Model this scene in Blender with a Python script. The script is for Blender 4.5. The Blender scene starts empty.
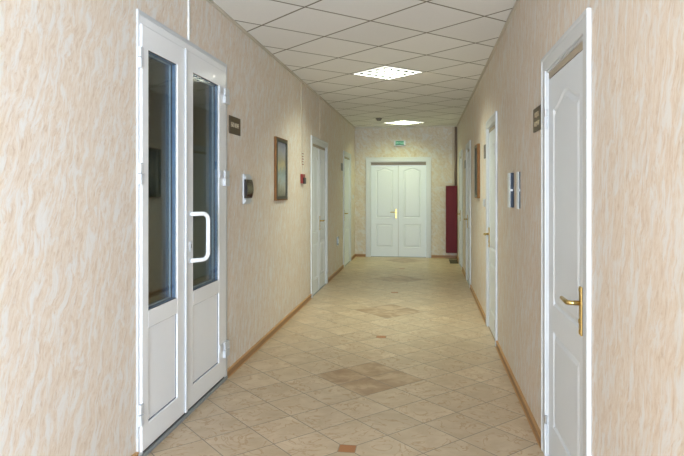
import bpy, bmesh, math, random
from mathutils import Vector

random.seed(7)
SC = bpy.context.scene
COL = SC.collection

# ------------------------------------------------------------------ camera, world, daylight, exposure
A, B, H, YE, YB = -1.577, 0.676, 2.893, 13.14, -5.5      # left wall, right wall, ceiling, end wall, back wall
YAW = math.atan(84 / 590)
cam_d = bpy.data.cameras.new('camera')
cam = bpy.data.objects.new('camera', cam_d)
COL.objects.link(cam)
cam.location = (0, 0, 1.5)
cam.rotation_euler = (math.pi / 2, 0, YAW)
cam_d.sensor_width = 36
cam_d.lens = 590 / 684 * 36
cam_d.shift_y = -38.3 / 684
cam_d.clip_start = 0.02
SC.camera = cam

world = bpy.data.worlds.new('sky')
SC.world = world
world.use_nodes = True
world.node_tree.nodes['Background'].inputs[0].default_value = (0.70, 0.82, 1.0, 1)
world.node_tree.nodes['Background'].inputs[1].default_value = 1.0

# daylight coming in through the window of the back wall
sun_d = bpy.data.lights.new('window_daylight', 'AREA')
sun_d.shape = 'RECTANGLE'
sun_d.size, sun_d.size_y = 0.62, 1.6
sun_d.energy = 555
sun_d.color = (0.74, 0.86, 1.0)
sun = bpy.data.objects.new('window_daylight', sun_d)
COL.objects.link(sun)
sun.location = (0.31, YB + 0.26, 0.95)
sun.rotation_euler = (math.pi / 2 + math.radians(15), 0, 0)

# added cool fill light at a made-up window in the right wall
fill_d = bpy.data.lights.new('side_window_fill', 'AREA')
fill_d.shape = 'RECTANGLE'
fill_d.size, fill_d.size_y = 1.4, 1.5
fill_d.energy = 125
fill_d.color = (0.66, 0.82, 1.0)
sky = bpy.data.objects.new('side_window_fill', fill_d)
COL.objects.link(sky)
sky.location = (B - 0.02, -1.2, 1.55)
sky.rotation_euler = (math.pi / 2, 0, math.pi / 2)

LAMP_POWER = 74
LAMP_COLOR = (0.92, 1.0, 0.78)

SC.view_settings.view_transform = 'Standard'
SC.view_settings.look = 'None'
SC.view_settings.gamma = 1
SC.view_settings.use_curve_mapping = False
SC.view_settings.exposure = 0.08


# ------------------------------------------------------------------ materials
def srgb(r, g, b):
    f = lambda c: (c / 255 / 12.92) if c / 255 <= 0.04045 else ((c / 255 + 0.055) / 1.055) ** 2.4
    return (f(r), f(g), f(b), 1)


class NT:
    """small helper around a node tree"""
    def __init__(self, name):
        self.m = bpy.data.materials.new(name)
        self.m.use_nodes = True
        self.t = self.m.node_tree
        self.bsdf = self.t.nodes['Principled BSDF']
        self.out = self.t.nodes['Material Output']

    def n(self, typ, **kw):
        nd = self.t.nodes.new(typ)
        for k, v in kw.items():
            setattr(nd, k, v)
        return nd

    def l(self, a, b):
        self.t.links.new(a, b)

    def val(self, x, sock):
        if isinstance(x, (int, float)):
            sock.default_value = x
        else:
            self.l(x, sock)

    def math(self, op, a, b=0.0, c=None):
        nd = self.n('ShaderNodeMath', operation=op)
        self.val(a, nd.inputs[0])
        self.val(b, nd.inputs[1])
        if c is not None:
            self.val(c, nd.inputs[2])
        return nd.outputs[0]

    def mix(self, fac, a, b):
        nd = self.n('ShaderNodeMix', data_type='RGBA')
        self.val(fac, nd.inputs[0])
        for s, v in ((nd.inputs[6], a), (nd.inputs[7], b)):
            if isinstance(v, (tuple, list)):
                s.default_value = v
            else:
                self.l(v, s)
        return nd.outputs[2]

    def noise(self, vec, scale, detail=3, rough=0.5, dist=0.0):
        nd = self.n('ShaderNodeTexNoise')
        self.l(vec, nd.inputs['Vector'])
        nd.inputs['Scale'].default_value = scale
        nd.inputs['Detail'].default_value = detail
        nd.inputs['Roughness'].default_value = rough
        nd.inputs['Distortion'].default_value = dist
        return nd.outputs['Fac']

    def ramp(self, fac, stops):
        nd = self.n('ShaderNodeValToRGB')
        e = nd.color_ramp.elements
        while len(e) < len(stops):
            e.new(0.5)
        for i, (p, c) in enumerate(stops):
            e[i].position = p
            e[i].color = c
        self.l(fac, nd.inputs[0])
        return nd.outputs[0]

    def bump(self, h, strength=0.2, dist=0.01):
        nd = self.n('ShaderNodeBump')
        nd.inputs['Strength'].default_value = strength
        nd.inputs['Distance'].default_value = dist
        self.l(h, nd.inputs['Height'])
        self.l(nd.outputs[0], self.bsdf.inputs['Normal'])

    def pos(self):
        return self.n('ShaderNodeNewGeometry').outputs['Position']

    def mapping(self, vec, rot=(0, 0, 0), scale=(1, 1, 1), loc=(0, 0, 0)):
        nd = self.n('ShaderNodeMapping')
        self.l(vec, nd.inputs[0])
        nd.inputs[1].default_value = loc
        nd.inputs[2].default_value = rot
        nd.inputs[3].default_value = scale
        return nd.outputs[0]


def plain(name, col, rough=0.5, metal=0.0, grain=0.04, scale=40, coat=0.0, spec=0.5, bump=0.0):
    """painted / plastic / metal surface with a faint procedural mottling"""
    k = NT(name)
    v = k.pos()
    f = k.noise(v, scale, 3)
    dark = tuple(c * (1 - grain * 2) for c in col[:3]) + (1,)
    lite = tuple(min(1, c * (1 + grain)) for c in col[:3]) + (1,)
    k.l(k.mix(f, dark, lite), k.bsdf.inputs['Base Color'])
    k.bsdf.inputs['Roughness'].default_value = rough
    k.bsdf.inputs['Metallic'].default_value = metal
    k.bsdf.inputs['Coat Weight'].default_value = coat
    k.bsdf.inputs['Coat Roughness'].default_value = 0.08
    k.bsdf.inputs['Specular IOR Level'].default_value = spec
    if bump:
        k.bump(f, bump, 0.003)
    return k.m


def wallpaper(name, end=False, lean=1):
    """textured decorative covering: near vertical whitish and peach streaks"""
    k = NT(name)
    p = k.pos()
    # swing the streaks a little off the vertical and let them wander
    wob = k.n('ShaderNodeTexNoise')
    k.l(p, wob.inputs['Vector'])
    wob.inputs['Scale'].default_value = 5.0
    wob.inputs['Detail'].default_value = 2
    va = k.n('ShaderNodeVectorMath', operation='MULTIPLY_ADD')
    k.l(wob.outputs['Color'], va.inputs[0])
    va.inputs[1].default_value = (0.10, 0.10, 0.10)
    k.l(p, va.inputs[2])
    q = va.outputs[0]
    r1, r2 = ((math.radians(17 * lean), 0, 0), (math.radians(21 * lean), 0, 0)) if not end else ((0, math.radians(35), 0), (0, math.radians(35), 0))
    a = k.noise(k.mapping(k.mapping(q, rot=r1), scale=(14, 14, 3.4) if not end else (9, 9, 5)), 1.5, 8, 0.72, 0.5)
    b = k.noise(k.mapping(k.mapping(q, rot=r2), scale=(44, 44, 10) if not end else (20, 20, 11), loc=(3, 1, 7)), 1.6, 7, 0.72, 0.6)
    big = k.noise(p, 0.9, 2)
    base = k.ramp(b, [(0.32, (0.60, 0.465, 0.355, 1)), (0.48, (0.72, 0.612, 0.505, 1)), (0.62, (0.765, 0.69, 0.615, 1))])
    white = k.ramp(a, [(0.49, (0, 0, 0, 1)), (0.535, (0.50, 0.50, 0.50, 1)), (0.60, (0.92, 0.92, 0.92, 1))])
    c1 = k.mix(white, base, (0.765, 0.755, 0.74, 1))
    c2 = k.mix(k.math('MULTIPLY', big, 0.22), c1, (0.725, 0.615, 0.50, 1))
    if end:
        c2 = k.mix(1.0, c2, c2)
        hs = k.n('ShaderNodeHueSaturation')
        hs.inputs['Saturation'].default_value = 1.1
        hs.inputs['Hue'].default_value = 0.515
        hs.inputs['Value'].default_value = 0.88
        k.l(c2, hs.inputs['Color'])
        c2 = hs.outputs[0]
    k.l(c2, k.bsdf.inputs['Base Color'])
    k.bsdf.inputs['Roughness'].default_value = 0.62
    k.bsdf.inputs['Specular IOR Level'].default_value = 0.3
    h = k.math('ADD', k.math('MULTIPLY', a, 0.6), k.math('MULTIPLY', b, 0.5))
    k.bump(h, 0.35, 0.008)
    return k.m


def floor_layer():
    k = NT('ceramic_floor_tiles')
    p = k.pos()
    sx = k.n('ShaderNodeSeparateXYZ')
    k.l(p, sx.inputs[0])
    d = 0.437
    x = k.math('SUBTRACT', sx.outputs[0], -0.452)
    y = k.math('SUBTRACT', sx.outputs[1], 4.70)
    s = k.math('DIVIDE', k.math('ADD', x, y), d)
    t = k.math('DIVIDE', k.math('SUBTRACT', x, y), d)
    # tile id -> random tone and vein offset
    fs, ft = k.math('FLOOR', s), k.math('FLOOR', t)
    cid = k.n('ShaderNodeCombineXYZ')
    k.l(fs, cid.inputs[0]); k.l(ft, cid.inputs[1])
    wn = k.n('ShaderNodeTexWhiteNoise', noise_dimensions='3D')
    k.l(cid.outputs[0], wn.inputs[0])
    vm = k.n('ShaderNodeVectorMath', operation='MULTIPLY_ADD')
    k.l(wn.outputs['Color'], vm.inputs[0])
    vm.inputs[1].default_value = (9, 9, 9)
    k.l(p, vm.inputs[2])
    tv = vm.outputs[0]
    # marbling
    n1 = k.noise(tv, 5.0, 4, 0.6, 0.6)
    n2 = k.noise(tv, 5.5, 3, 0.5, 1.6)
    vein = k.math('ABSOLUTE', k.math('SUBTRACT', n2, 0.5))
    veinm = k.math('MULTIPLY', k.math('SUBTRACT', 1.0, k.math('MINIMUM', k.math('DIVIDE', vein, 0.030), 1.0)), k.math('GREATER_THAN', n1, 0.44))
    base = k.ramp(n1, [(0.30, (0.50, 0.38, 0.25, 1)), (0.55, (0.585, 0.465, 0.325, 1)), (0.75, (0.66, 0.54, 0.395, 1))])
    base = k.mix(k.math('MULTIPLY', veinm, 0.65), base, (0.40, 0.23, 0.105, 1))
    tone = k.math('MULTIPLY_ADD', wn.outputs['Value'], 0.10, 0.95)
    hs = k.n('ShaderNodeHueSaturation')
    k.l(base, hs.inputs['Color']); k.l(tone, hs.inputs['Value'])
    base = hs.outputs[0]
    # 2x2 darker tiles every six tile diagonals, with a terracotta inset half way between
    yw = k.math('WRAP', y, 3 * d, -3 * d)
    sw = k.math('ABSOLUTE', k.math('DIVIDE', k.math('ADD', x, yw), d))
    tw = k.math('ABSOLUTE', k.math('DIVIDE', k.math('SUBTRACT', x, yw), d))
    dia = k.math('LESS_THAN', k.math('MAXIMUM', sw, tw), 1.0)
    dn = k.ramp(n1, [(0.3, (0.33, 0.205, 0.115, 1)), (0.5, (0.43, 0.29, 0.175, 1)), (0.62, (0.54, 0.395, 0.255, 1))])
    base = k.mix(dia, base, dn)
    # joints
    js = k.math('ABSOLUTE', k.math('SUBTRACT', s, k.math('ROUND', s)))
    jt = k.math('ABSOLUTE', k.math('SUBTRACT', t, k.math('ROUND', t)))
    jm = k.math('LESS_THAN', k.math('MINIMUM', js, jt), 0.0095)
    base = k.mix(jm, base, (0.24, 0.20, 0.16, 1))
    inset = k.math('MAXIMUM', k.math('ABSOLUTE', x), k.math('ABSOLUTE', k.math('SUBTRACT', k.math('ABSOLUTE', yw), 3 * d)))
    inm = k.math('LESS_THAN', inset, 0.048)
    inj = k.math('LESS_THAN', inset, 0.0525)
    base = k.mix(inj, base, (0.30, 0.24, 0.17, 1))
    base = k.mix(inm, base, (0.42, 0.165, 0.055, 1))
    k.l(base, k.bsdf.inputs['Base Color'])
    k.bsdf.inputs['Roughness'].default_value = 0.36
    k.bsdf.inputs['Specular IOR Level'].default_value = 0.35
    k.bump(k.math('SUBTRACT', 1.0, jm), 0.25, 0.003)
    return k.m


AX, AY, LX, LY = 0.46, 0.4375, -0.455, 7.04          # half diagonals of a ceiling tile, centre of the first lamp


def ceiling_mat():
    k = NT('suspended_ceiling_tiles')
    p = k.pos()
    sx = k.n('ShaderNodeSeparateXYZ')
    k.l(p, sx.inputs[0])
    u = k.math('DIVIDE', k.math('SUBTRACT', sx.outputs[0], LX), AX)
    v = k.math('DIVIDE', k.math('SUBTRACT', sx.outputs[1], LY), AY)
    s = k.math('MULTIPLY_ADD', k.math('ADD', u, v), 0.5, 0.5)
    t = k.math('MULTIPLY_ADD', k.math('SUBTRACT', u, v), 0.5, 0.5)
    js = k.math('ABSOLUTE', k.math('SUBTRACT', s, k.math('ROUND', s)))
    jt = k.math('ABSOLUTE', k.math('SUBTRACT', t, k.math('ROUND', t)))
    mn = k.math('MINIMUM', js, jt)
    bar = k.math('LESS_THAN', mn, 0.016)
    gap = k.math('LESS_THAN', mn, 0.0105)
    cid = k.n('ShaderNodeCombineXYZ')
    k.l(k.math('FLOOR', s), cid.inputs[0]); k.l(k.math('FLOOR', t), cid.inputs[1])
    wn = k.n('ShaderNodeTexWhiteNoise', noise_dimensions='3D')
    k.l(cid.outputs[0], wn.inputs[0])
    f = k.noise(p, 60, 3, 0.7)
    tile = k.mix(f, (0.84, 0.83, 0.81, 1), (0.89, 0.88, 0.86, 1))
    hs = k.n('ShaderNodeHueSaturation')
    k.l(tile, hs.inputs['Color'])
    k.l(k.math('MULTIPLY_ADD', wn.outputs['Value'], 0.06, 0.97), hs.inputs['Value'])
    c = k.mix(bar, hs.outputs[0], (0.56, 0.53, 0.47, 1))
    c = k.mix(gap, c, (0.17, 0.155, 0.125, 1))
    k.l(c, k.bsdf.inputs['Base Color'])
    k.bsdf.inputs['Roughness'].default_value = 0.8
    k.bsdf.inputs['Specular IOR Level'].default_value = 0.2
    k.bump(k.math('SUBTRACT', 1.0, bar), 0.3, 0.004)
    return k.m


def wood(name, c1, c2, rough=0.45):
    k = NT(name)
    m = k.mapping(k.pos(), scale=(30, 3, 30))
    f = k.noise(m, 2.5, 4, 0.6, 0.5)
    k.l(k.mix(f, c1, c2), k.bsdf.inputs['Base Color'])
    k.bsdf.inputs['Roughness'].default_value = rough
    k.bsdf.inputs['Specular IOR Level'].default_value = 0.25
    return k.m


def door_paint(name, col):
    """white moulded skin with a fine vertical wood grain pressed in"""
    k = NT(name)
    m = k.mapping(k.pos(), scale=(90, 90, 4))
    f = k.noise(m, 2.0, 3, 0.6, 0.3)
    k.l(k.mix(f, tuple(c * 0.95 for c in col[:3]) + (1,), col), k.bsdf.inputs['Base Color'])
    k.bsdf.inputs['Roughness'].default_value = 0.42
    k.bump(f, 0.12, 0.002)
    return k.m


def glass_mat(name, tint=(0.86, 0.9, 0.9, 1)):
    """pane: see-through with the reflection of real glass (and light may pass)"""
    k = NT(name)
    tr = k.n('ShaderNodeBsdfTransparent')
    tr.inputs[0].default_value = tint
    gl = k.n('ShaderNodeBsdfGlossy')
    gl.inputs['Roughness'].default_value = 0.0
    fr = k.n('ShaderNodeFresnel')
    ge = k.n('ShaderNodeNewGeometry')
    k.l(k.math('MULTIPLY_ADD', ge.outputs['Backfacing'], 1 / 1.5 - 1.5, 1.5), fr.inputs[0])
    mx = k.n('ShaderNodeMixShader')
    k.l(fr.outputs[0], mx.inputs[0]); k.l(tr.outputs[0], mx.inputs[1]); k.l(gl.outputs[0], mx.inputs[2])
    k.l(mx.outputs[0], k.out.inputs[0])
    return k.m


def emit(name, col, strength):
    k = NT(name)
    k.bsdf.inputs['Base Color'].default_value = col
    k.bsdf.inputs['Emission Color'].default_value = col
    k.bsdf.inputs['Emission Strength'].default_value = strength
    return k.m


def picture_mat(name, z0, z1, stops):
    """a painted landscape in loose brushwork"""
    k = NT(name)
    p = k.pos()
    sx = k.n('ShaderNodeSeparateXYZ')
    k.l(p, sx.inputs[0])
    z = k.math('DIVIDE', k.math('SUBTRACT', sx.outputs[2], z0), z1 - z0)
    n = k.noise(k.mapping(p, scale=(1, 1.0, 0.8)), 13, 6, 0.72, 0.8)
    zz = k.math('ADD', z, k.math('MULTIPLY', k.math('SUBTRACT', n, 0.5), 0.75))
    c = k.ramp(zz, stops)
    n2 = k.noise(p, 38, 4, 0.7, 0.5)
    c = k.mix(k.math('MULTIPLY', n2, 0.3), c, (0.16, 0.13, 0.09, 1))
    k.l(c, k.bsdf.inputs['Base Color'])
    k.bsdf.inputs['Roughness'].default_value = 0.3
    return k.m


M = {
    'wall': wallpaper('decorative_wallpaper', lean=1.0),
    'wall_right': wallpaper('decorative_wallpaper_right', lean=-0.75),
    'wall_end': wallpaper('decorative_wallpaper_end', True),
    'floor': floor_layer(),
    'ceil': ceiling_mat(),
    'pvc': plain('white_pvc', (0.88, 0.90, 0.93, 1), 0.22, grain=0.01, coat=0.3),
    'pvc_panel': plain('white_pvc_infill', (0.87, 0.89, 0.92, 1), 0.3, grain=0.01),
    'pvc_bright': plain('bright_white_plastic', (0.60, 0.625, 0.655, 1), 0.3, grain=0.01),
    'door': door_paint('white_moulded_door', (0.79, 0.84, 0.90, 1)),
    'casing': plain('white_casing_paint', (0.64, 0.665, 0.685, 1), 0.4, grain=0.015),
    'jamb': plain('tan_head_jamb', (0.46, 0.40, 0.31, 1), 0.6),
    'brass': plain('polished_brass', (0.56, 0.41, 0.16, 1), 0.28, metal=1.0, grain=0.05),
    'steel': plain('brushed_steel', (0.62, 0.63, 0.64, 1), 0.3, metal=1.0),
    'silver': plain('silver_plastic', (0.84, 0.90, 0.98, 1), 0.28, grain=0.02),
    'smoke': plain('smoked_plastic', (0.018, 0.014, 0.014, 1), 0.06, grain=0.0, coat=0.6),
    'navy': plain('dark_blue_plastic', (0.008, 0.022, 0.048, 1), 0.6, grain=0.1),
    'spacer': plain('sky_tinted_spacer_bar', (0.20, 0.38, 0.68, 1), 0.25),  # blue paints the daylight reflected along the bars
    'spacer_light': plain('pale_sky_tinted_spacer_bar', (0.48, 0.66, 0.88, 1), 0.25),  # paler stripe of the same painted reflection
    'bead_shadow': plain('slate_blue_gap_shade', (0.10, 0.13, 0.20, 1), 0.5),  # dark tone painting the shadow gap round the infill panel
    'gasket': plain('black_rubber', (0.02, 0.02, 0.022, 1), 0.5),
    'threshold': plain('grey_aluminium_sill', (0.30, 0.34, 0.37, 1), 0.4, metal=0.3),
    'wood_sill': wood('worn_wooden_sill', (0.30, 0.20, 0.12, 1), (0.46, 0.36, 0.27, 1)),
    'base': wood('brown_wood_plastic', (0.30, 0.165, 0.075, 1), (0.39, 0.225, 0.11, 1)),
    'base_edge': wood('light_brown_wood_plastic', (0.47, 0.27, 0.12, 1), (0.56, 0.34, 0.16, 1)),
    'plaque': plain('dark_bronze_plaque', (0.085, 0.055, 0.026, 1), 0.35, grain=0.08),
    'letter': plain('dull_gold_lettering', (0.55, 0.47, 0.34, 1), 0.45),
    'red': plain('maroon_enamel', (0.135, 0.008, 0.014, 1), 0.5, grain=0.05, spec=0.2),
    'redplastic': plain('red_plastic', (0.26, 0.022, 0.018, 1), 0.5),
    'black': plain('black_plastic', (0.02, 0.02, 0.022, 1), 0.4),
    'frame_wood': wood('brown_picture_frame', (0.17, 0.072, 0.020, 1), (0.27, 0.125, 0.040, 1), 0.6),
    'frame_dark': plain('dark_olive_moulding', (0.055, 0.050, 0.030, 1), 0.4),
    'trunk': plain('white_trunking', (0.78, 0.78, 0.76, 1), 0.4),
    'trunk_wall': plain('cream_trunking', (0.56, 0.48, 0.37, 1), 0.6),
    'pipe_brown': plain('brown_pipe_paint', (0.24, 0.17, 0.12, 1), 0.5),
    'green': emit('exit_sign_green', (0.02, 0.15, 0.08, 1), 0.3),
    'green_text': emit('exit_sign_letters', (0.30, 0.55, 0.45, 1), 0.3),
    'paper': plain('white_paper', (0.72, 0.70, 0.62, 1), 0.7),
    'detector': plain('grey_detector_shell', (0.20, 0.17, 0.13, 1), 0.5),
    'glass': glass_mat('clear_pane'),
    'lamp': emit('fluorescent_tube', (1.0, 0.97, 0.86, 1), 9.0),
    'grid': emit('glowing_louvre_grid', (1.0, 1.0, 0.94, 1), 0.95),  # edges glow by themselves to imitate blades lit by the tubes
    'cell': plain('shade_painted_cell_sides', (0.0026, 0.0024, 0.0015, 1), 1.0, spec=0.0),  # near-black colour paints the shade inside the cells
    'louvre': plain('white_louvre', (0.86, 0.86, 0.82, 1), 0.25),
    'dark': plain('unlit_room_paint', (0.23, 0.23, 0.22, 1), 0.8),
    'trim': plain('cream_ceiling_trim', (0.60, 0.55, 0.46, 1), 0.5),
    'mat': plain('dark_matte_slab', (0.07, 0.06, 0.045, 1), 0.8),
    'art_left': picture_mat('landscape_canvas', 1.42, 2.03, [
        (0.0, (0.13, 0.13, 0.08, 1)), (0.18, (0.36, 0.35, 0.27, 1)), (0.32, (0.42, 0.53, 0.55, 1)), (0.45, (0.20, 0.30, 0.32, 1)),
        (0.56, (0.60, 0.50, 0.24, 1)), (0.66, (0.34, 0.30, 0.20, 1)), (0.80, (0.36, 0.38, 0.44, 1)), (1.0, (0.20, 0.23, 0.34, 1))]),
    'art_right': picture_mat('pale_canvas', 1.42, 2.06, [
        (0.0, (0.08, 0.085, 0.08, 1)), (0.3, (0.20, 0.22, 0.22, 1)), (0.6, (0.30, 0.32, 0.33, 1)), (1.0, (0.06, 0.07, 0.08, 1))]),
}


# ------------------------------------------------------------------ mesh helpers
MAPS = {
    'W': lambda u, v, z: (u, v, z),
    'L': lambda u, v, z: (A + v, u, z),          # u runs along the wall, v out of the wall into the corridor
    'R': lambda u, v, z: (B - v, u, z),
    'E': lambda u, v, z: (u, YE - v, z),
}


class MB:
    def __init__(self, side='W'):
        self.bm = bmesh.new()
        self.f = MAPS[side]

    def v(self, p):
        return self.bm.verts.new(self.f(*p))

    def face(self, vs):
        try:
            return self.bm.faces.new(vs)
        except ValueError:
            return None

    def box(self, u0, u1, v0, v1, z0, z1):
        c = [self.v(p) for p in ((u0, v0, z0), (u1, v0, z0), (u1, v1, z0), (u0, v1, z0), (u0, v0, z1), (u1, v0, z1), (u1, v1, z1), (u0, v1, z1))]
        for q in ((0, 1, 2, 3), (4, 5, 6, 7), (0, 1, 5, 4), (1, 2, 6, 5), (2, 3, 7, 6), (3, 0, 4, 7)):
            self.face([c[i] for i in q])
        return self

    def quad(self, pts):
        self.face([self.v(p) for p in pts])
        return self

    def prism(self, pts, v0, v1):
        """outline in (u,z) swept from v0 to v1"""
        a = [self.v((u, v0, z)) for u, z in pts]
        b = [self.v((u, v1, z)) for u, z in pts]
        n = len(pts)
        self.face(a); self.face(b[::-1])
        for i in range(n):
            self.face([a[i], a[(i + 1) % n], b[(i + 1) % n], b[i]])
        return self

    def ring(self, o, i, v0, v1):
        """rectangular frame: o, i = (u0,u1,z0,z1) outer and inner"""
        R = lambda r: ((r[0], r[2]), (r[1], r[2]), (r[1], r[3]), (r[0], r[3]))
        s = [[self.v((u, v, z)) for u, z in R(r)] for v in (v0, v1) for r in (o, i)]
        for k in range(4):
            j = (k + 1) % 4
            self.face([s[0][k], s[0][j], s[1][j], s[1][k]])
            self.face([s[2][k], s[2][j], s[3][j], s[3][k]])
            self.face([s[0][k], s[0][j], s[2][j], s[2][k]])
            self.face([s[1][k], s[1][j], s[3][j], s[3][k]])
        return self

    def tube(self, path, r, seg=12, caps=True):
        P = [Vector(p) for p in path]
        rings = []
        up = None
        for i, p in enumerate(P):
            d = (P[min(i + 1, len(P) - 1)] - P[max(i - 1, 0)]).normalized()
            if up is None:
                up = d.orthogonal().normalized()
            up = (up - d * up.dot(d)).normalized()
            w = d.cross(up)
            rr = r[i] if isinstance(r, (list, tuple)) else r
            rings.append([self.v(p + (up * math.cos(2 * math.pi * k / seg) + w * math.sin(2 * math.pi * k / seg)) * rr) for k in range(seg)])
        for a, b in zip(rings, rings[1:]):
            for k in range(seg):
                self.face([a[k], a[(k + 1) % seg], b[(k + 1) % seg], b[k]])
        if caps:
            self.face(rings[0][::-1]); self.face(rings[-1])
        return self

    def panelled(self, rect, holes, vf, vb):
        """door leaf slab; every hole outline gets a moulded sunk bevel and a raised field"""
        u0, u1, z0, z1 = rect
        bm = self.bm
        outer = [self.v((u, vf, z)) for u, z in ((u0, z0), (u1, z0), (u1, z1), (u0, z1))]
        back = [self.v((u, vb, z)) for u, z in ((u0, z0), (u1, z0), (u1, z1), (u0, z1))]
        edges = [bm.edges.new((outer[i], outer[(i + 1) % 4])) for i in range(4)]
        for pts in holes:
            loops = []
            for off, dep in ((0, 0), (0.012, -0.009), (0.020, -0.009), (0.040, -0.001)):
                loops.append([self.v((u, vf + dep, z)) for u, z in inset(pts, off)])
            n = len(pts)
            edges += [bm.edges.new((loops[0][i], loops[0][(i + 1) % n])) for i in range(n)]
            for a, b in zip(loops, loops[1:]):
                for i in range(n):
                    self.face([a[i], a[(i + 1) % n], b[(i + 1) % n], b[i]])
            self.face(loops[-1])
        bmesh.ops.triangle_fill(bm, use_beauty=True, use_dissolve=False, edges=edges)
        self.face(back)
        for i in range(4):
            self.face([outer[i], outer[(i + 1) % 4], back[(i + 1) % 4], back[i]])
        return self

    def build(self, name, mat, parent=None, bevel=0.0, smooth=False, recalc=True):
        bm = self.bm
        if recalc:
            bmesh.ops.recalc_face_normals(bm, faces=bm.faces)
        off = Vector(ROOT.get(parent.name, (0, 0, 0))) if parent else Vector((0, 0, 0))
        if off.length:
            bmesh.ops.translate(bm, verts=bm.verts, vec=-off)
        me = bpy.data.meshes.new(name)
        bm.to_mesh(me); bm.free()
        me.materials.append(M[mat])
        if smooth:
            for p in me.polygons:
                p.use_smooth = True
        o = bpy.data.objects.new(name, me)
        COL.objects.link(o)
        if parent:
            o.parent = parent
            ROOT[o.name] = tuple(off)
        if bevel:
            b = o.modifiers.new('bevel', 'BEVEL')
            b.width = bevel; b.segments = 2; b.limit_method = 'ANGLE'; b.angle_limit = math.radians(50)
        return o


ROOT = {}


def inset(pts, d):
    """inward offset of a closed counter-clockwise outline"""
    if d == 0:
        return list(pts)
    n = len(pts)
    out = []
    for i in range(n):
        p0, p1, p2 = Vector(pts[i - 1]), Vector(pts[i]), Vector(pts[(i + 1) % n])
        e1, e2 = (p1 - p0).normalized(), (p2 - p1).normalized()
        n1, n2 = Vector((-e1.y, e1.x)), Vector((-e2.y, e2.x))
        b = (n1 + n2)
        b = b / max(b.length_squared, 1e-6) * 2
        out.append(tuple(p1 + b * d))
    return out


def arch_panel(u0, u1, z0, zs, rise, n=18):
    """rectangle whose top swings up in a soft eyebrow"""
    pts = [(u0, z0), (u1, z0), (u1, zs)]
    for i in range(1, n):
        t = i / n
        w = max(0.0, (0.5 - 0.5 * math.cos(2 * math.pi * t)))
        pts.append((u1 + (u0 - u1) * t, zs + rise * w ** 1.25))
    pts.append((u0, zs))
    return pts


def rect_panel(u0, u1, z0, z1):
    return [(u0, z0), (u1, z0), (u1, z1), (u0, z1)]


def thing(name, label, cat, loc, group=None, kind=None):
    o = bpy.data.objects.new(name, None)
    o.empty_display_size = 0.05
    COL.objects.link(o)
    o.location = loc
    ROOT[o.name] = tuple(loc)
    return tag(o, label, cat, group, kind)


def tag(o, label=None, cat=None, group=None, kind=None):
    if label: o['label'] = label
    if cat: o['category'] = cat
    if group: o['group'] = group
    if kind: o['kind'] = kind
    return o


def S(o, label=None, cat=None):
    return tag(o, label, cat, None, 'structure')


def writing(text, size, u, v, z, side, mat, parent, sx=1.0, depth=0.0015, name='lettering'):
    """flat raised lettering on a wall sign, centred on (u,z)"""
    cu = bpy.data.curves.new('lettering', 'FONT')
    cu.body = text; cu.size = size; cu.extrude = depth
    cu.align_x = 'CENTER'; cu.align_y = 'CENTER'
    tmp = bpy.data.objects.new('lettering_tmp', cu)
    COL.objects.link(tmp)
    dg = bpy.context.evaluated_depsgraph_get()
    me = bpy.data.meshes.new_from_object(tmp.evaluated_get(dg))
    bpy.data.objects.remove(tmp)
    bpy.data.curves.remove(cu)
    f = MAPS[side]
    sg = -1 if side == 'R' else 1
    off = Vector(ROOT.get(parent.name, (0, 0, 0)))
    for vt in me.vertices:
        vt.co = Vector(f(u + sg * vt.co.x * sx, v + vt.co.z, z + vt.co.y)) - off
    me.materials.clear()
    me.materials.append(M[mat])
    me.update()
    bm = bmesh.new(); bm.from_mesh(me)
    bmesh.ops.recalc_face_normals(bm, faces=bm.faces)
    bm.to_mesh(me); bm.free()
    o = bpy.data.objects.new(name, me)
    COL.objects.link(o)
    o.parent = parent
    return o


# ------------------------------------------------------------------ the shell
T = 0.16
# openings: (from, to, top) along each wall
OPEN_L = [(3.052, 4.507, 2.487), (8.080, 9.245, 2.165), (11.30, 12.235, 2.165)]
SIDE_W = (-1.95, -0.45, 0.75, 2.35)                      # opening of the added fill window, unseen behind the viewer
OPEN_R = [(2.635, 3.445, 2.165), (5.865, 6.615, 2.165), (9.22, 9.965, 2.165), (11.29, 12.035, 2.165)]
OPEN_E = [(-1.235, 0.015, 2.125)]


def wall_mesh(side, a, b, openings):
    m = MB(side)
    cur = a
    for op in openings:
        o0, o1, top = op[0], op[1], op[-1]
        m.box(cur, o0, -T, 0, 0, H)
        if len(op) == 4:
            m.box(o0, o1, -T, 0, 0, op[2])
        m.box(o0, o1, -T, 0, top, H)
        cur = o1
    m.box(cur, b, -T, 0, 0, H)
    return m


S(wall_mesh('L', YB, YE, OPEN_L).build('wall_left', 'wall'), 'left corridor wall in streaked peach wall covering', 'wall')
S(wall_mesh('R', YB, YE, [SIDE_W] + OPEN_R).build('wall_right', 'wall_right'), 'right corridor wall in streaked peach wall covering', 'wall')
S(wall_mesh('E', A - T, B + T, OPEN_E).build('wall_end', 'wall_end'), 'far end wall around the white double door', 'wall')
m = MB('W')
WX0, WX1, WZ0, WZ1 = -0.06, 0.66, 0.12, 2.12
m.box(A - T, WX0, YB - T, YB, 0, H); m.box(WX1, B + T, YB - T, YB, 0, H)
m.box(WX0, WX1, YB - T, YB, 0, WZ0); m.box(WX0, WX1, YB - T, YB, WZ1, H)
S(m.build('wall_back', 'wall'), 'wall behind the viewer around the window', 'wall')
m = MB('W').box(A - T, B + T, YB - T, YE + T, -0.1, 0)
S(m.build('floor', 'floor'), 'beige ceramic tile floor laid diagonally with brown diamonds', 'floor')

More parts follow.
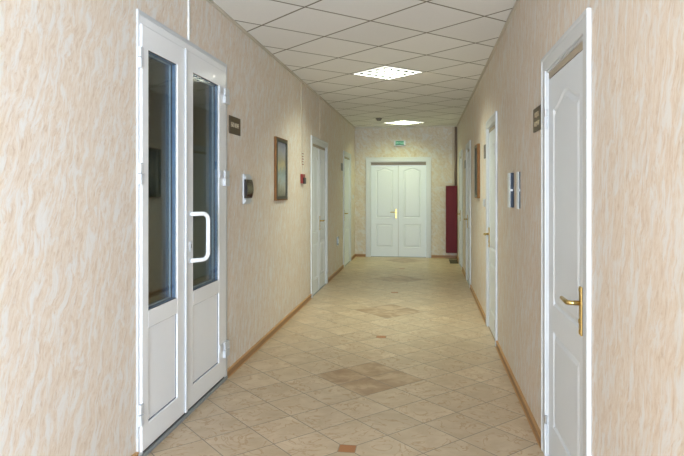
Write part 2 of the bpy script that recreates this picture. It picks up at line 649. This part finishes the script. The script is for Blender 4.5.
LAMPS = [(LX, LY), (LX, LY + 12 * AY)]
HX, HY = 0.415, 0.398                                  # half diagonals of the lamp opening
m = MB('W')
ys = [YB]
for cx, cy in LAMPS:
    y0, y1 = cy - 0.6, cy + 0.6
    m.quad([(A, ys[-1], H), (B, ys[-1], H), (B, y0, H), (A, y0, H)])
    m.quad([(A, y0, H), (cx, y0, H), (cx, cy - HY, H), (cx - HX, cy, H), (A, cy, H)])
    m.quad([(cx, y0, H), (B, y0, H), (B, cy, H), (cx + HX, cy, H), (cx, cy - HY, H)])
    m.quad([(A, cy, H), (cx - HX, cy, H), (cx, cy + HY, H), (cx, y1, H), (A, y1, H)])
    m.quad([(cx + HX, cy, H), (B, cy, H), (B, y1, H), (cx, y1, H), (cx, cy + HY, H)])
    ys.append(y1)
m.quad([(A, ys[-1], H), (B, ys[-1], H), (B, YE, H), (A, YE, H)])
S(m.build('ceiling', 'ceil'), 'suspended ceiling of square beige tiles laid diagonally', 'ceiling')

# window of the back wall, where the daylight comes from
wn = S(thing('window_1', 'white framed window in the wall behind the viewer', 'window', (0.30, YB, WZ0)))
MB('W').box(WX0, WX0 + 0.06, YB - 0.11, YB - 0.05, WZ0, WZ1).box(WX1 - 0.06, WX1, YB - 0.11, YB - 0.05, WZ0, WZ1).box(WX0, WX1, YB - 0.11, YB - 0.05, WZ0, WZ0 + 0.06).box(
    WX0, WX1, YB - 0.11, YB - 0.05, WZ1 - 0.06, WZ1).box(0.27, 0.33, YB - 0.11, YB - 0.05, WZ0, WZ1).build('window_frame', 'pvc', wn)
MB('W').box(WX0 + 0.03, WX1 - 0.03, YB - 0.083, YB - 0.077, WZ0 + 0.03, WZ1 - 0.03).build('pane', 'glass', wn)

a, b, z0, z1 = SIDE_W  # side window added to carry the cool fill light
wn = S(thing('added_window_2', 'added white framed window in the right wall behind the viewer, for fill light', 'window', (B, (a + b) / 2, z0)))
MB('R').ring((a, b, z0, z1), (a + 0.06, b - 0.06, z0 + 0.06, z1 - 0.06), -0.11, -0.05).build('window_frame', 'pvc', wn)
MB('R').box(a + 0.03, b - 0.03, -0.083, -0.077, z0 + 0.03, z1 - 0.03).build('pane', 'glass', wn)

# dark room seen through the glazed door
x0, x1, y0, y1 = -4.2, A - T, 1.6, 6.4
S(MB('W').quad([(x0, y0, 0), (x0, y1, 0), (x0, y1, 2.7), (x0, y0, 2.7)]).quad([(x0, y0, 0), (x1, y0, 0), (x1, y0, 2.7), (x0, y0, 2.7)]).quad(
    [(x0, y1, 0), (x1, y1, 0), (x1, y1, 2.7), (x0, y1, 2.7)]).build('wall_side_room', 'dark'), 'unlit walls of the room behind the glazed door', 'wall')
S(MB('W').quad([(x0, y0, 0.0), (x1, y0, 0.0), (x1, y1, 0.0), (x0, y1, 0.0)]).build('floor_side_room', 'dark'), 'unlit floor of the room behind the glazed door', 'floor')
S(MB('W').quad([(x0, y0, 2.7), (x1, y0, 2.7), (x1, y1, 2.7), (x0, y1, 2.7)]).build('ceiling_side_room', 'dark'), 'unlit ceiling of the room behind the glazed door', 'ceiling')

# ceiling edge trims
TR = 0.022
S(MB('L').prism([(YB, H - TR), (YE, H - TR), (YE, H), (YB, H)], 0, 0.02).build('trim_1', 'trim'), 'slim cream trim along the left edge of the ceiling', 'trim')
S(MB('R').prism([(YB, H - TR), (YE, H - TR), (YE, H), (YB, H)], 0, 0.02).build('trim_2', 'trim'), 'slim cream trim along the right edge of the ceiling', 'trim')
S(MB('E').prism([(A, H - TR), (B, H - TR), (B, H), (A, H)], 0, 0.02).build('trim_3', 'trim'), 'slim cream trim along the end wall ceiling edge', 'trim')

# baseboards: a darker band between two light brown lips
BH = 0.062


def baseboard(name, side, spans, label):
    m = MB(side)
    for a, b in spans:
        m.box(a, b, 0, 0.014, 0.006, BH - 0.010)
    o = S(m.build(name, 'base'), label, 'baseboard')
    e = MB(side)
    for a, b in spans:
        e.box(a, b, 0, 0.018, BH - 0.010, BH)
        e.box(a, b, 0, 0.022, 0.0, 0.006)
    e.build('lip', 'base_edge', o)
    return o


baseboard('baseboard_left', 'L', [(YB, 3.045), (4.52, 7.990), (9.335, 11.21), (12.325, YE - 0.02)], 'brown wood-look skirting along the left wall')
baseboard('baseboard_right', 'R', [(YB, 2.545), (3.535, 5.775), (6.705, 9.13), (10.055, 11.20), (12.125, YE - 0.02)], 'brown wood-look skirting along the right wall')
baseboard('baseboard_end', 'E', [(A, -1.335), (0.115, B)], 'brown wood-look skirting along the end wall')


# ------------------------------------------------------------------ doors
def brass_handle(side, u, v, zc, d, parent, white_knob=False):
    """long brass back plate with a bent lever; d = direction the lever points along the wall"""
    h = MB(side).prism([(u - 0.019, zc - 0.108), (u + 0.019, zc - 0.108), (u + 0.019, zc + 0.108), (u - 0.019, zc + 0.108)], v, v + 0.009).build('handle', 'brass', parent, bevel=0.004)
    zl = zc + 0.035
    pts = [(u, v + 0.005, zl), (u, v + 0.045, zl), (u + d * 0.006, v + 0.056, zl), (u + d * 0.020, v + 0.060, zl), (u + d * 0.125, v + 0.058, zl)]
    MB(side).tube(pts, [0.011, 0.010, 0.011, 0.011, 0.009], 10).build('lever', 'brass', h, smooth=True)
    MB(side).tube([(u, v + 0.008, zc - 0.045), (u, v + 0.013, zc - 0.045)], 0.011, 12).build('keyhole_rose', 'brass', h)
    MB(side).tube([(u, v + 0.007, zc + 0.093), (u, v + 0.012, zc + 0.093)], 0.010, 12).build('screw_cap', 'brass', h)
    MB(side).tube([(u, v + 0.007, zc - 0.093), (u, v + 0.012, zc - 0.093)], 0.010, 12).build('screw_cap', 'brass', h)
    return h


def barrel_hinge(side, u, v, z, parent):
    h = MB(side).tube([(u, v, z - 0.055), (u, v, z + 0.012)], 0.009, 12).build('hinge', 'pvc_bright', parent)
    MB(side).tube([(u, v, z + 0.014), (u, v, z + 0.055)], 0.009, 12).build('hinge_pin', 'steel', h)


def panels_for(u0, u1, zt):
    w = u1 - u0
    mu = 0.115
    return [arch_panel(u0 + mu, u1 - mu, 0.875, 1.935, 0.066 if w > 0.7 else 0.055), rect_panel(u0 + mu, u1 - mu, 0.215, 0.735)]


def interior_door(name, side, opening, label, cas=0.085, rec=0.004, handle_u=None, lever_d=1, hinge_u=None, leaves=1, handle_z=0.975, sill=None, head=0.04, handle_leaf=0):
    a, b, top = opening
    root = S(thing(name, label, 'door', MAPS[side]((a + b) / 2, 0, 0)))
    # casing: flat architrave round the opening, with an outer back band
    o = [(a - cas, 0), (a, 0), (a, top), (b, top), (b, 0), (b + cas, 0), (b + cas, top + cas), (a - cas, top + cas)]
    c = MB(side).prism(o, 0, 0.016).build('casing', 'casing', root, bevel=0.005)
    k = 0.022
    o = [(a - cas - 0.002, 0), (a - cas + k, 0), (a - cas + k, top + cas - k), (b + cas - k, top + cas - k), (b + cas - k, 0), (b + cas + 0.002, 0), (b + cas + 0.002, top + cas + 0.002), (a - cas - 0.002, top + cas + 0.002)]
    MB(side).prism(o, 0, 0.021).build('back_band', 'casing', c, bevel=0.006)
    # jamb lining
    j = 0.012
    o = [(a, 0), (a + j, 0), (a + j, top - j), (b - j, top - j), (b - j, 0), (b, 0), (b, top), (a, top)]
    MB(side).prism(o, -T, 0.004).build('jamb', 'casing', root)
    zt = top - j - head
    MB(side).box(a + j, b - j, -rec - 0.035, -rec - 0.001, zt + 0.007, top - j).build('head_strip', 'jamb', root)
    la, lb = a + j + 0.003, b - j - 0.003
    w = (lb - la - (leaves - 1) * 0.006) / leaves
    for i in range(leaves):
        l0 = la + i * (w + 0.006)
        lf = MB(side).panelled((l0, l0 + w, 0.012, zt), panels_for(l0, l0 + w, zt), -rec, -rec - 0.04).build('leaf', 'door', root)
    if leaves == 2:
        mid = (la + lb) / 2
        MB(side).box(mid - 0.010, mid + 0.010, -rec - 0.002, -rec + 0.007, 0.014, zt).build('astragal', 'pvc_bright', root)
    if handle_u is not None:
        brass_handle(side, handle_u, -rec, handle_z, lever_d, root)
    if hinge_u is not None:
        for z in (0.18, 1.895):
            barrel_hinge(side, hinge_u, 0.012, z, root)
    MB(side).box(a + j, b - j, -0.12, 0.002 if sill else -rec + 0.01, 0, 0.010).build('threshold', sill or 'threshold', root)
    return root


def glazed_door():
    a, b, top = 3.052, 4.507, 2.487
    s = 'L'
    root = S(thing('door_1', 'white plastic double door with dark glass panes and a bar handle on the left wall', 'door', (A, (a + b) / 2, 0)))
    fr = MB(s)
    o = [(a, 0.02), (a + 0.06, 0.02), (a + 0.06, top - 0.07), (b - 0.06, top - 0.07), (b - 0.06, 0.02), (b, 0.02), (b, top), (a, top)]
    fr.prism(o, -0.07, 0.010)
    f = fr.build('frame', 'pvc', root, bevel=0.004)
    # slim cover strip running round the outside of the frame
    o = [(a - 0.003, 0.02), (a + 0.010, 0.02), (a + 0.010, top - 0.020), (b - 0.020, top - 0.020), (b - 0.020, 0.02), (b + 0.010, 0.02), (b + 0.010, top + 0.008), (a - 0.003, top + 0.008)]
    MB(s).prism(o, 0.0, 0.013).build('cover_strip', 'pvc_bright', f, bevel=0.004)
    vf, vb = 0.022, -0.060
    # (leaf from, to), glass opening and lower panel opening measured at the leaf face
    for (l0, l1), (g0, g1) in (((3.076, 3.668), (3.153, 3.545)), ((3.674, 4.462), (3.800, 4.303))):
        leaf = MB(s)
        z0, z1 = 0.045, 2.420
        ga, gb, pa, pb = 0.815, 2.292, 0.185, 0.715
        leaf.ring((l0, l1, z0, z1), (g0, g1, pa, gb), vb, vf)
        leaf.box(g0 - 0.0005, g1 + 0.0005, vb, vf, pb, ga)
        lf = leaf.build('leaf', 'pvc', root, bevel=0.005)
        # glazing: two panes held apart by a spacer, black gasket, bead
        for v in (0.008, -0.034):
            MB(s).box(g0 - 0.004, g1 + 0.004, v, v + 0.004, ga - 0.004, gb + 0.004).build('pane', 'glass', lf)
        for v, d, w, mt in ((-0.012, 0.019, 0.006, 'spacer'), (-0.0295, 0.010, 0.010, 'spacer_light'), (-0.0195, 0.0072, 0.004, 'gasket'), (-0.055, 0.019, 0.004, 'spacer')):
            MB(s).ring((g0 - 0.003, g1 + 0.003, ga - 0.003, gb + 0.003), (g0 + w, g1 - w, ga + w, gb - w), v, v + d).build('spacer_bar', mt, lf)
        MB(s).ring((g0 - 0.002, g1 + 0.002, ga - 0.002, gb + 0.002), (g0 + 0.003, g1 - 0.004, ga + 0.003, gb - 0.004), 0.0125, 0.015).build('gasket', 'gasket', lf)
        MB(s).box(g0 - 0.002, g1 + 0.002, -0.010, 0.012, pa - 0.002, pb + 0.002).build('infill_panel', 'pvc_panel', lf)
        MB(s).ring((g0 - 0.002, g1 + 0.002, pa - 0.002, pb + 0.002), (g0 + 0.004, g1 - 0.007, pa + 0.007, pb - 0.003), 0.012, 0.0135).build('panel_gap_shade', 'bead_shadow', lf)  # dark ring drawn as the panel's shadow gap, wider at bottom and far side
    MB(s).prism([(3.656, 0.045), (3.686, 0.045), (3.686, 2.420), (3.656, 2.420)], vf, vf + 0.012).build('astragal', 'pvc_bright', root, bevel=0.005)
    # hinges: two stacked white covers on each side
    for u, hw, dv, sg in ((3.070, 0.020, 0.030, 1), (4.440, 0.050, 0.044, -1)):
        for z in (0.257, 1.590, 2.232):
            h = MB(s).prism([(u - hw, z - 0.062), (u + hw, z - 0.062), (u + hw, z - 0.002), (u - hw, z - 0.002)], 0.0, dv).build('hinge', 'pvc_bright', root, bevel=0.005)
            MB(s).prism([(u - hw + 0.003, z), (u + hw + 0.003, z), (u + hw + 0.003, z + 0.058), (u - hw + 0.003, z + 0.058)], 0.0, dv - 0.003).build('hinge_cover', 'pvc_bright', h, bevel=0.005)
            if sg < 0:
                MB(s).box(u - 0.135, u - 0.060, vf, vf + 0.008, z + 0.002, z + 0.056).build('hinge_plate', 'pvc_bright', h, bevel=0.002)
    # offset pull bar
    um, du, ov = 3.745, 0.120, 0.080
    pts = []
    za, zb = 1.026, 1.338
    rc = 0.045
    P0, P1 = Vector((um, vf, 0)), Vector((um + du, vf + ov, 0))
    L = (P1 - P0).length
    dr = (P1 - P0).normalized()
    pts.append(P0 + Vector((0, 0, zb)))
    for i in range(7):
        t = math.pi / 2 * i / 6
        pts.append(P0 + dr * (L - rc + rc * math.sin(t)) + Vector((0, 0, zb - rc + rc * math.cos(t))))
    for i in range(7):
        t = math.pi / 2 * i / 6
        pts.append(P0 + dr * (L - rc + rc * math.cos(t)) + Vector((0, 0, za + rc - rc * math.sin(t))))
    pts.append(P0 + Vector((0, 0, za)))
    h = MB(s).tube(pts, 0.0145, 14).build('handle', 'pvc', root, smooth=True)
    for z in (za, zb):
        MB(s).tube([(um, vf, z), (um, vf + 0.006, z)], 0.022, 16).build('rosette', 'pvc_bright', h)
    lk = MB(s).prism([(um - 0.013, 1.09), (um + 0.013, 1.09), (um + 0.013, 1.155), (um - 0.013, 1.155)], vf, vf + 0.008).build('lock_plate', 'pvc_bright', root, bevel=0.003)
    MB(s).box(um - 0.004, um + 0.004, vf + 0.0075, vf + 0.0088, 1.112, 1.138).build('keyhole', 'gasket', lk)
    MB(s).prism([(a, 0), (b, 0), (b, 0.026), (a, 0.026)], -0.10, 0.020).build('threshold', 'threshold', root, bevel=0.003)
    MB(s).box(a + 0.06, b - 0.06, -0.02, 0.012, 0.030, 0.042).build('brush_seal', 'gasket', root)


glazed_door()
interior_door('door_2', 'L', OPEN_L[1], 'white panelled double door with brass handle on the left wall beyond the painting', leaves=2, handle_u=8.70, lever_d=1, handle_z=1.0)
interior_door('door_3', 'L', OPEN_L[2], 'white single panelled door at the far end of the left wall', handle_u=11.40, lever_d=1, handle_z=1.0)
interior_door('door_4', 'R', OPEN_R[0], 'nearest white panelled door on the right wall with large brass lever handle', handle_u=2.725, lever_d=1, hinge_u=3.434, handle_z=0.965)
interior_door('door_5', 'R', OPEN_R[1], 'second white panelled door on the right wall, between picture and silver boxes', handle_u=6.545, lever_d=-1, hinge_u=5.876, handle_z=0.985, sill='wood_sill')
interior_door('door_6', 'R', OPEN_R[2], 'third white panelled door on the right wall, just beyond the wooden framed picture', handle_u=9.895, lever_d=-1, handle_z=0.98)
interior_door('door_7', 'R', OPEN_R[3], 'last white panelled door on the right wall, next to the red cabinet', handle_u=11.965, lever_d=-1, handle_z=0.98)
interior_door('door_8', 'E', OPEN_E[0], 'white panelled double door in the end wall below the green exit sign', leaves=2, cas=0.095, rec=0.06, head=0.075, handle_u=-0.66, lever_d=-1, handle_z=0.965)


# ------------------------------------------------------------------ lamps in the ceiling
def ceiling_light(cx, cy, label, power=LAMP_POWER, color=LAMP_COLOR):
    root = thing('ceiling_light', label, 'ceiling light', (cx, cy, H), 'square louvred ceiling lights')
    P = lambda k, z: [(cx - HX * k, cy, z), (cx, cy - HY * k, z), (cx + HX * k, cy, z), (cx, cy + HY * k, z)]
    m = MB('W')
    lo, li, hi = [[m.v(p) for p in P(k, z)] for k, z in ((1.02, H - 0.004), (0.95, H - 0.004), (0.95, H + 0.05))]
    lt = [m.v(p) for p in P(1.02, H + 0.001)]
    for i in range(4):
        j = (i + 1) % 4
        m.face([lo[i], lo[j], li[j], li[i]]); m.face([li[i], li[j], hi[j], hi[i]]); m.face([lo[i], lo[j], lt[j], lt[i]])
    m.build('frame', 'louvre', root)
    m = MB('W')
    a, b = [[m.v(p) for p in P(k, z)] for k, z in ((1.0, H + 0.002), (1.0, H + 0.10))]
    m.face(b)
    for i in range(4):
        j = (i + 1) % 4
        m.face([a[i], a[j], b[j], b[i]])
    m.build('housing', 'louvre', root)
    e1 = Vector((HX, HY, 0)) * 0.5          # half edges of the rhombus
    e2 = Vector((HX, -HY, 0)) * 0.5
    C = Vector((cx, cy, 0))
    # louvre: 4 x 5 cells of thin blades, sides blackened to paint the shade in the cells
    m = MB('W')

    W = 0.011

    def blade(p, d, n, zb, zt):
        n = n.normalized() * W
        c = [m.v(Vector((q.x, q.y, z))) for z in (zb, zt) for q in (p - d - n, p + d - n, p + d + n, p - d + n)]
        for q in ((0, 1, 2, 3), (4, 5, 6, 7), (0, 1, 5, 4), (1, 2, 6, 5), (2, 3, 7, 6), (3, 0, 4, 7)):
            m.face([c[i] for i in q])
    for k in range(0, 6):
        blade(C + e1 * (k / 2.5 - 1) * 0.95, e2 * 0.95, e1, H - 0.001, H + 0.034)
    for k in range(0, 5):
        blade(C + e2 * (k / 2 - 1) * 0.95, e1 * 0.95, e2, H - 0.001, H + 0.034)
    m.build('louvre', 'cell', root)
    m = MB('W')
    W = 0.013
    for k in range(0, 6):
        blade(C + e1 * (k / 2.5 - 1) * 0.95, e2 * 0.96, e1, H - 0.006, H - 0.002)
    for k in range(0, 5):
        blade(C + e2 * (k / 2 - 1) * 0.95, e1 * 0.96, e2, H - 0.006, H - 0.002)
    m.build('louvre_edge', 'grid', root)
    for k in range(4):
        p = C + e2 * ((k + 0.5) / 2 - 1) * 0.95
        a, b = p - e1 * 0.9, p + e1 * 0.9
        MB('W').tube([(a.x, a.y, H + 0.062), (b.x, b.y, H + 0.062)], 0.013, 10).build('lamp_tube', 'lamp', root, smooth=True)
    ld = bpy.data.lights.new('lamp_glow', 'AREA')
    ld.shape = 'SQUARE'; ld.size = 0.50; ld.energy = power; ld.color = color
    lo_ = bpy.data.objects.new('lamp_glow', ld)
    COL.objects.link(lo_)
    lo_.parent = root
    lo_.location = (0, 0, 0.045)
    lo_.rotation_euler = (0, 0, math.pi / 4)
    return root


ceiling_light(*LAMPS[0], 'nearer of the two lit square louvred ceiling lights in view')
ceiling_light(*LAMPS[1], 'farther lit square ceiling light, close to the exit sign', 44, (0.88, 1.0, 0.50))

# smoke detector
sd = thing('smoke_detector', 'small dark smoke detector on the ceiling left of the far lamp', 'smoke detector', (-0.91, 11.5, H))
MB('W').tube([(-0.91, 11.5, H), (-0.91, 11.5, H - 0.018)], [0.065, 0.062], 24).build('mounting_base', 'detector', sd)
MB('W').tube([(-0.91, 11.5, H - 0.018), (-0.91, 11.5, H - 0.036), (-0.91, 11.5, H - 0.05)], [0.048, 0.046, 0.03], 24).build('sensor_head', 'detector', sd)


# ------------------------------------------------------------------ signs on the walls
def plaque(side, u0, u1, z0, z1, lines, label, size=0.05):
    root = thing('door_plaque', label, 'sign', MAPS[side]((u0 + u1) / 2, 0, z0), 'brown door plaques')
    MB(side).prism([(u0, z0), (u1, z0), (u1, z1), (u0, z1)], 0, 0.008).build('plate', 'plaque', root, bevel=0.002)
    for text, dz in lines:
        writing(text, size, (u0 + u1) / 2, 0.0085, (z0 + z1) / 2 + dz, side, 'letter', root, sx=0.9)
    return root


plaque('L', 4.585, 4.870, 1.958, 2.103, [('БЮ ЮВЕ', 0.0)], 'brown plaque with one line of text right of the glazed door', 0.054)
plaque('R', 3.610, 3.850, 1.858, 2.003, [('ОТДЕЛ', 0.026), ('КАДРОВ', -0.028)], 'brown plaque with two lines of text left of the nearest right door', 0.040)
plaque('R', 6.915, 7.06, 1.860, 2.018, [], 'narrow dark plaque between the right-hand picture and the second right door', 0.04)
plaque('R', 10.30, 10.56, 1.870, 2.012, [], 'dark plaque on the right wall between the third and last doors', 0.04)
plaque('L', 10.93, 11.15, 1.858, 2.000, [], 'dark plaque left of the far single door on the left wall', 0.04)

es = thing('exit_sign', 'small green and white exit sign above the end double door', 'exit sign', (-0.575, YE, 2.47))
MB('E').prism([(-0.705, 2.468), (-0.445, 2.468), (-0.445, 2.585), (-0.705, 2.585)], 0, 0.05).build('housing', 'pvc_bright', es, bevel=0.01)
MB('E').prism([(-0.668, 2.490), (-0.482, 2.490), (-0.482, 2.576), (-0.668, 2.576)], 0.05, 0.054).build('face_plate', 'green', es)
writing('ВЫХОД', 0.062, -0.575, 0.055, 2.535, 'E', 'green_text', es, sx=0.78)

# ------------------------------------------------------------------ things on the left wall
bx = thing('breaker_box', 'white wall box with a dark smoked window, left wall beside the painting', 'electrical box', (A, 5.09, 1.375))
MB('L').prism([(4.945, 1.375), (5.125, 1.375), (5.125, 1.636), (4.945, 1.636)], 0, 0.018).build('back_box', 'pvc_bright', bx, bevel=0.004)
m = MB('L')
N = 10
prof = [(0.016, 1.425)] + [(0.034 + 0.014 * math.sin(math.pi * i / N), 1.427 + 0.161 * i / N) for i in range(N + 1)] + [(0.016, 1.590)]
a_ = [m.v((4.943, v, z)) for v, z in prof]
b_ = [m.v((5.122, v, z)) for v, z in prof]
m.face(a_); m.face(b_[::-1])
for i in range(len(prof)):
    j = (i + 1) % len(prof)
    m.face([a_[i], a_[j], b_[j], b_[i]])
m.build('smoked_window', 'smoke', bx)
MB('L').box(4.947, 5.122, 0.018, 0.028, 1.390, 1.421).build('front_cover', 'pvc_bright', bx, bevel=0.002)
MB('L').box(4.947, 5.122, 0.018, 0.028, 1.594, 1.620).build('front_cover', 'pvc_bright', bx, bevel=0.002)


def framed_picture(side, u0, u1, z0, z1, art, label, thick=0.026, border=0.055):
    root = thing('framed_picture', label, 'picture', MAPS[side]((u0 + u1) / 2, 0, z0), 'framed pictures in the corridor')
    f = MB(side).ring((u0, u1, z0, z1), (u0 + 0.03, u1 - 0.03, z0 + 0.03, z1 - 0.03), 0, thick).build('frame', 'frame_wood', root, bevel=0.004)
    MB(side).ring((u0 + 0.012, u1 - 0.012, z0 + 0.012, z1 - 0.012), (u0 + border, u1 - border, z0 + border * 0.8, z1 - border * 0.8), 0.004, thick + 0.003).build('moulding', 'frame_dark', f, bevel=0.004)
    MB(side).box(u0 + 0.02, u1 - 0.02, 0.001, 0.014, z0 + 0.02, z1 - 0.02).build('canvas', art, root)
    return root


framed_picture('L', 6.02, 6.53, 1.385, 2.060, 'art_left', 'tall landscape painting in a brown frame on the left wall')
framed_picture('R', 7.63, 8.05, 1.390, 2.085, 'art_right', 'wooden framed picture seen edge-on on the right wall', thick=0.034)

cp = thing('call_point', 'small red and black fire alarm point on the left wall', 'fire alarm', (A, 7.42, 1.58))
MB('L').prism([(7.33, 1.580), (7.50, 1.580), (7.50, 1.700), (7.33, 1.700)], 0, 0.028).build('housing', 'redplastic', cp, bevel=0.005)
MB('L').prism([(7.37, 1.575), (7.495, 1.575), (7.495, 1.655), (7.37, 1.655)], 0.028, 0.042).build('button_cover', 'black', cp, bevel=0.004)

ns = thing('notice_strip', 'narrow white strip of red lettering above the fire alarm point', 'sign', (A, 7.47, 1.81))
MB('L').prism([(7.40, 1.808), (7.545, 1.808), (7.545, 1.985), (7.40, 1.985)], 0, 0.002).build('paper', 'paper', ns)
for i in range(5):
    z = 1.965 - i * 0.034
    w = (0.10, 0.085, 0.095, 0.07, 0.09)[i]
    MB('L').box(7.473 - w / 2, 7.473 + w / 2, 0.002, 0.003, z - 0.008, z + 0.005).build('red_line', 'redplastic', ns)


def trunking(side, u, z0, z1, w, mat, label):
    root = thing('cable_trunking', label, 'cable trunking', MAPS[side](u, 0, z0), 'vertical cable trunkings on the left wall')
    MB(side).box(u - w / 2, u + w / 2, 0, 0.009, z0, z1).build('channel', mat, root, bevel=0.002)
    MB(side).box(u - w / 2 + 0.003, u + w / 2 - 0.003, 0.009, 0.011, z0, z1).build('snap_lid', mat, root)


trunking('L', 3.765, 2.497, H - 0.022, 0.022, 'trunk', 'white vertical cable trunking from the glazed door up to the ceiling')
trunking('L', 7.385, 1.702, H - 0.022, 0.024, 'trunk_wall', 'cream vertical cable trunking running down to the fire alarm point')
trunking('L', 8.70, 2.254, H - 0.022, 0.024, 'trunk_wall', 'cream vertical cable trunking above the left panelled double door')

sk = thing('wall_socket', 'grey wall socket low on the left wall between the two panelled doors', 'socket', (A, 10.47, 0.5))
MB('L').prism([(10.40, 0.505), (10.54, 0.505), (10.54, 0.655), (10.40, 0.655)], 0, 0.022).build('housing', 'threshold', sk, bevel=0.005)
MB('L').tube([(10.47, 0.022, 0.58), (10.47, 0.030, 0.58)], [0.045, 0.042], 16).build('outlet', 'pvc_bright', sk)

sw = thing('light_switch', 'small white light switch on the left wall beside the far single door', 'light switch', (A, 12.75, 1.3), 'light switches')
MB('L').prism([(12.71, 1.30), (12.80, 1.30), (12.80, 1.385), (12.71, 1.385)], 0, 0.016).build('cover_plate', 'pvc_bright', sw, bevel=0.003)
MB('L').box(12.725, 12.785, 0.016, 0.022, 1.315, 1.37).build('rocker', 'pvc_bright', sw, bevel=0.002)

# ------------------------------------------------------------------ things on the right wall
def slim_box(u0, u1, depth, side_mat, label):
    root = thing('wall_control_box', label, 'wall box', (B, (u0 + u1) / 2, 1.365), 'silver fronted boxes on the right wall')
    MB('R').prism([(u0, 1.362), (u1, 1.362), (u1, 1.630), (u0, 1.630)], 0, depth).build('housing', side_mat, root, bevel=0.002)
    MB('R').prism([(u0, 1.360), (u1, 1.360), (u1, 1.632), (u0, 1.632)], depth, depth + 0.004).build('front_plate', 'silver', root, bevel=0.002)
    MB('R').box(u0 - 0.006, u0 + 0.002, depth - 0.018, depth + 0.006, 1.488, 1.504).build('latch', 'pvc_bright', root, bevel=0.002)


slim_box(4.725, 4.860, 0.026, 'navy', 'farther silver fronted box with dark blue side on the right wall')
slim_box(4.410, 4.515, 0.008, 'navy', 'nearer, thinner silver box on the right wall by the two-line plaque')

sw = thing('light_switch', 'small white light switch on the right wall left of the second door', 'light switch', (B, 7.0, 1.3), 'light switches')
MB('R').prism([(6.95, 1.305), (7.04, 1.305), (7.04, 1.395), (6.95, 1.395)], 0, 0.016).build('cover_plate', 'pvc_bright', sw, bevel=0.003)
MB('R').box(6.965, 7.025, 0.016, 0.022, 1.32, 1.38).build('rocker', 'pvc_bright', sw, bevel=0.002)

# ------------------------------------------------------------------ far right corner
fc = thing('fire_cabinet', 'tall maroon metal cabinet hung in the far right corner', 'cabinet', (0.55, YE, 0.13))
MB('E').prism([(0.428, 0.13), (0.666, 0.13), (0.666, 1.585), (0.428, 1.585)], 0.0, 0.17).build('body', 'red', fc, bevel=0.004)
MB('E').prism([(0.434, 0.14), (0.662, 0.14), (0.662, 1.575), (0.434, 1.575)], 0.17, 0.182).build('door', 'red', fc, bevel=0.004)
for z in (0.45, 0.85, 1.25):
    MB('E').tube([(0.430, 0.178, z - 0.03), (0.430, 0.178, z + 0.03)], 0.006, 10).build('hinge', 'red', fc)

pp = thing('corner_pipe', 'cream and brown pipes running up above the maroon cabinet', 'pipe', (0.61, YE, 1.59))
MB('E').prism([(0.565, 1.587), (0.615, 1.587), (0.615, H - 0.023), (0.565, H - 0.023)], 0, 0.03).build('casing', 'trunk_wall', pp, bevel=0.004)
MB('E').tube([(0.643, 0.030, 1.587), (0.643, 0.030, H - 0.023)], 0.024, 14).build('riser', 'pipe_brown', pp, smooth=True)

fm = MB('W').box(0.485, 0.650, 12.18, 12.78, 0.0, 0.012).build('floor_layer', 'mat', bevel=0.003)  # thin dark slab lying flat on the floor
tag(fm, 'small dark flat slab on the floor below the maroon cabinet', 'mat')
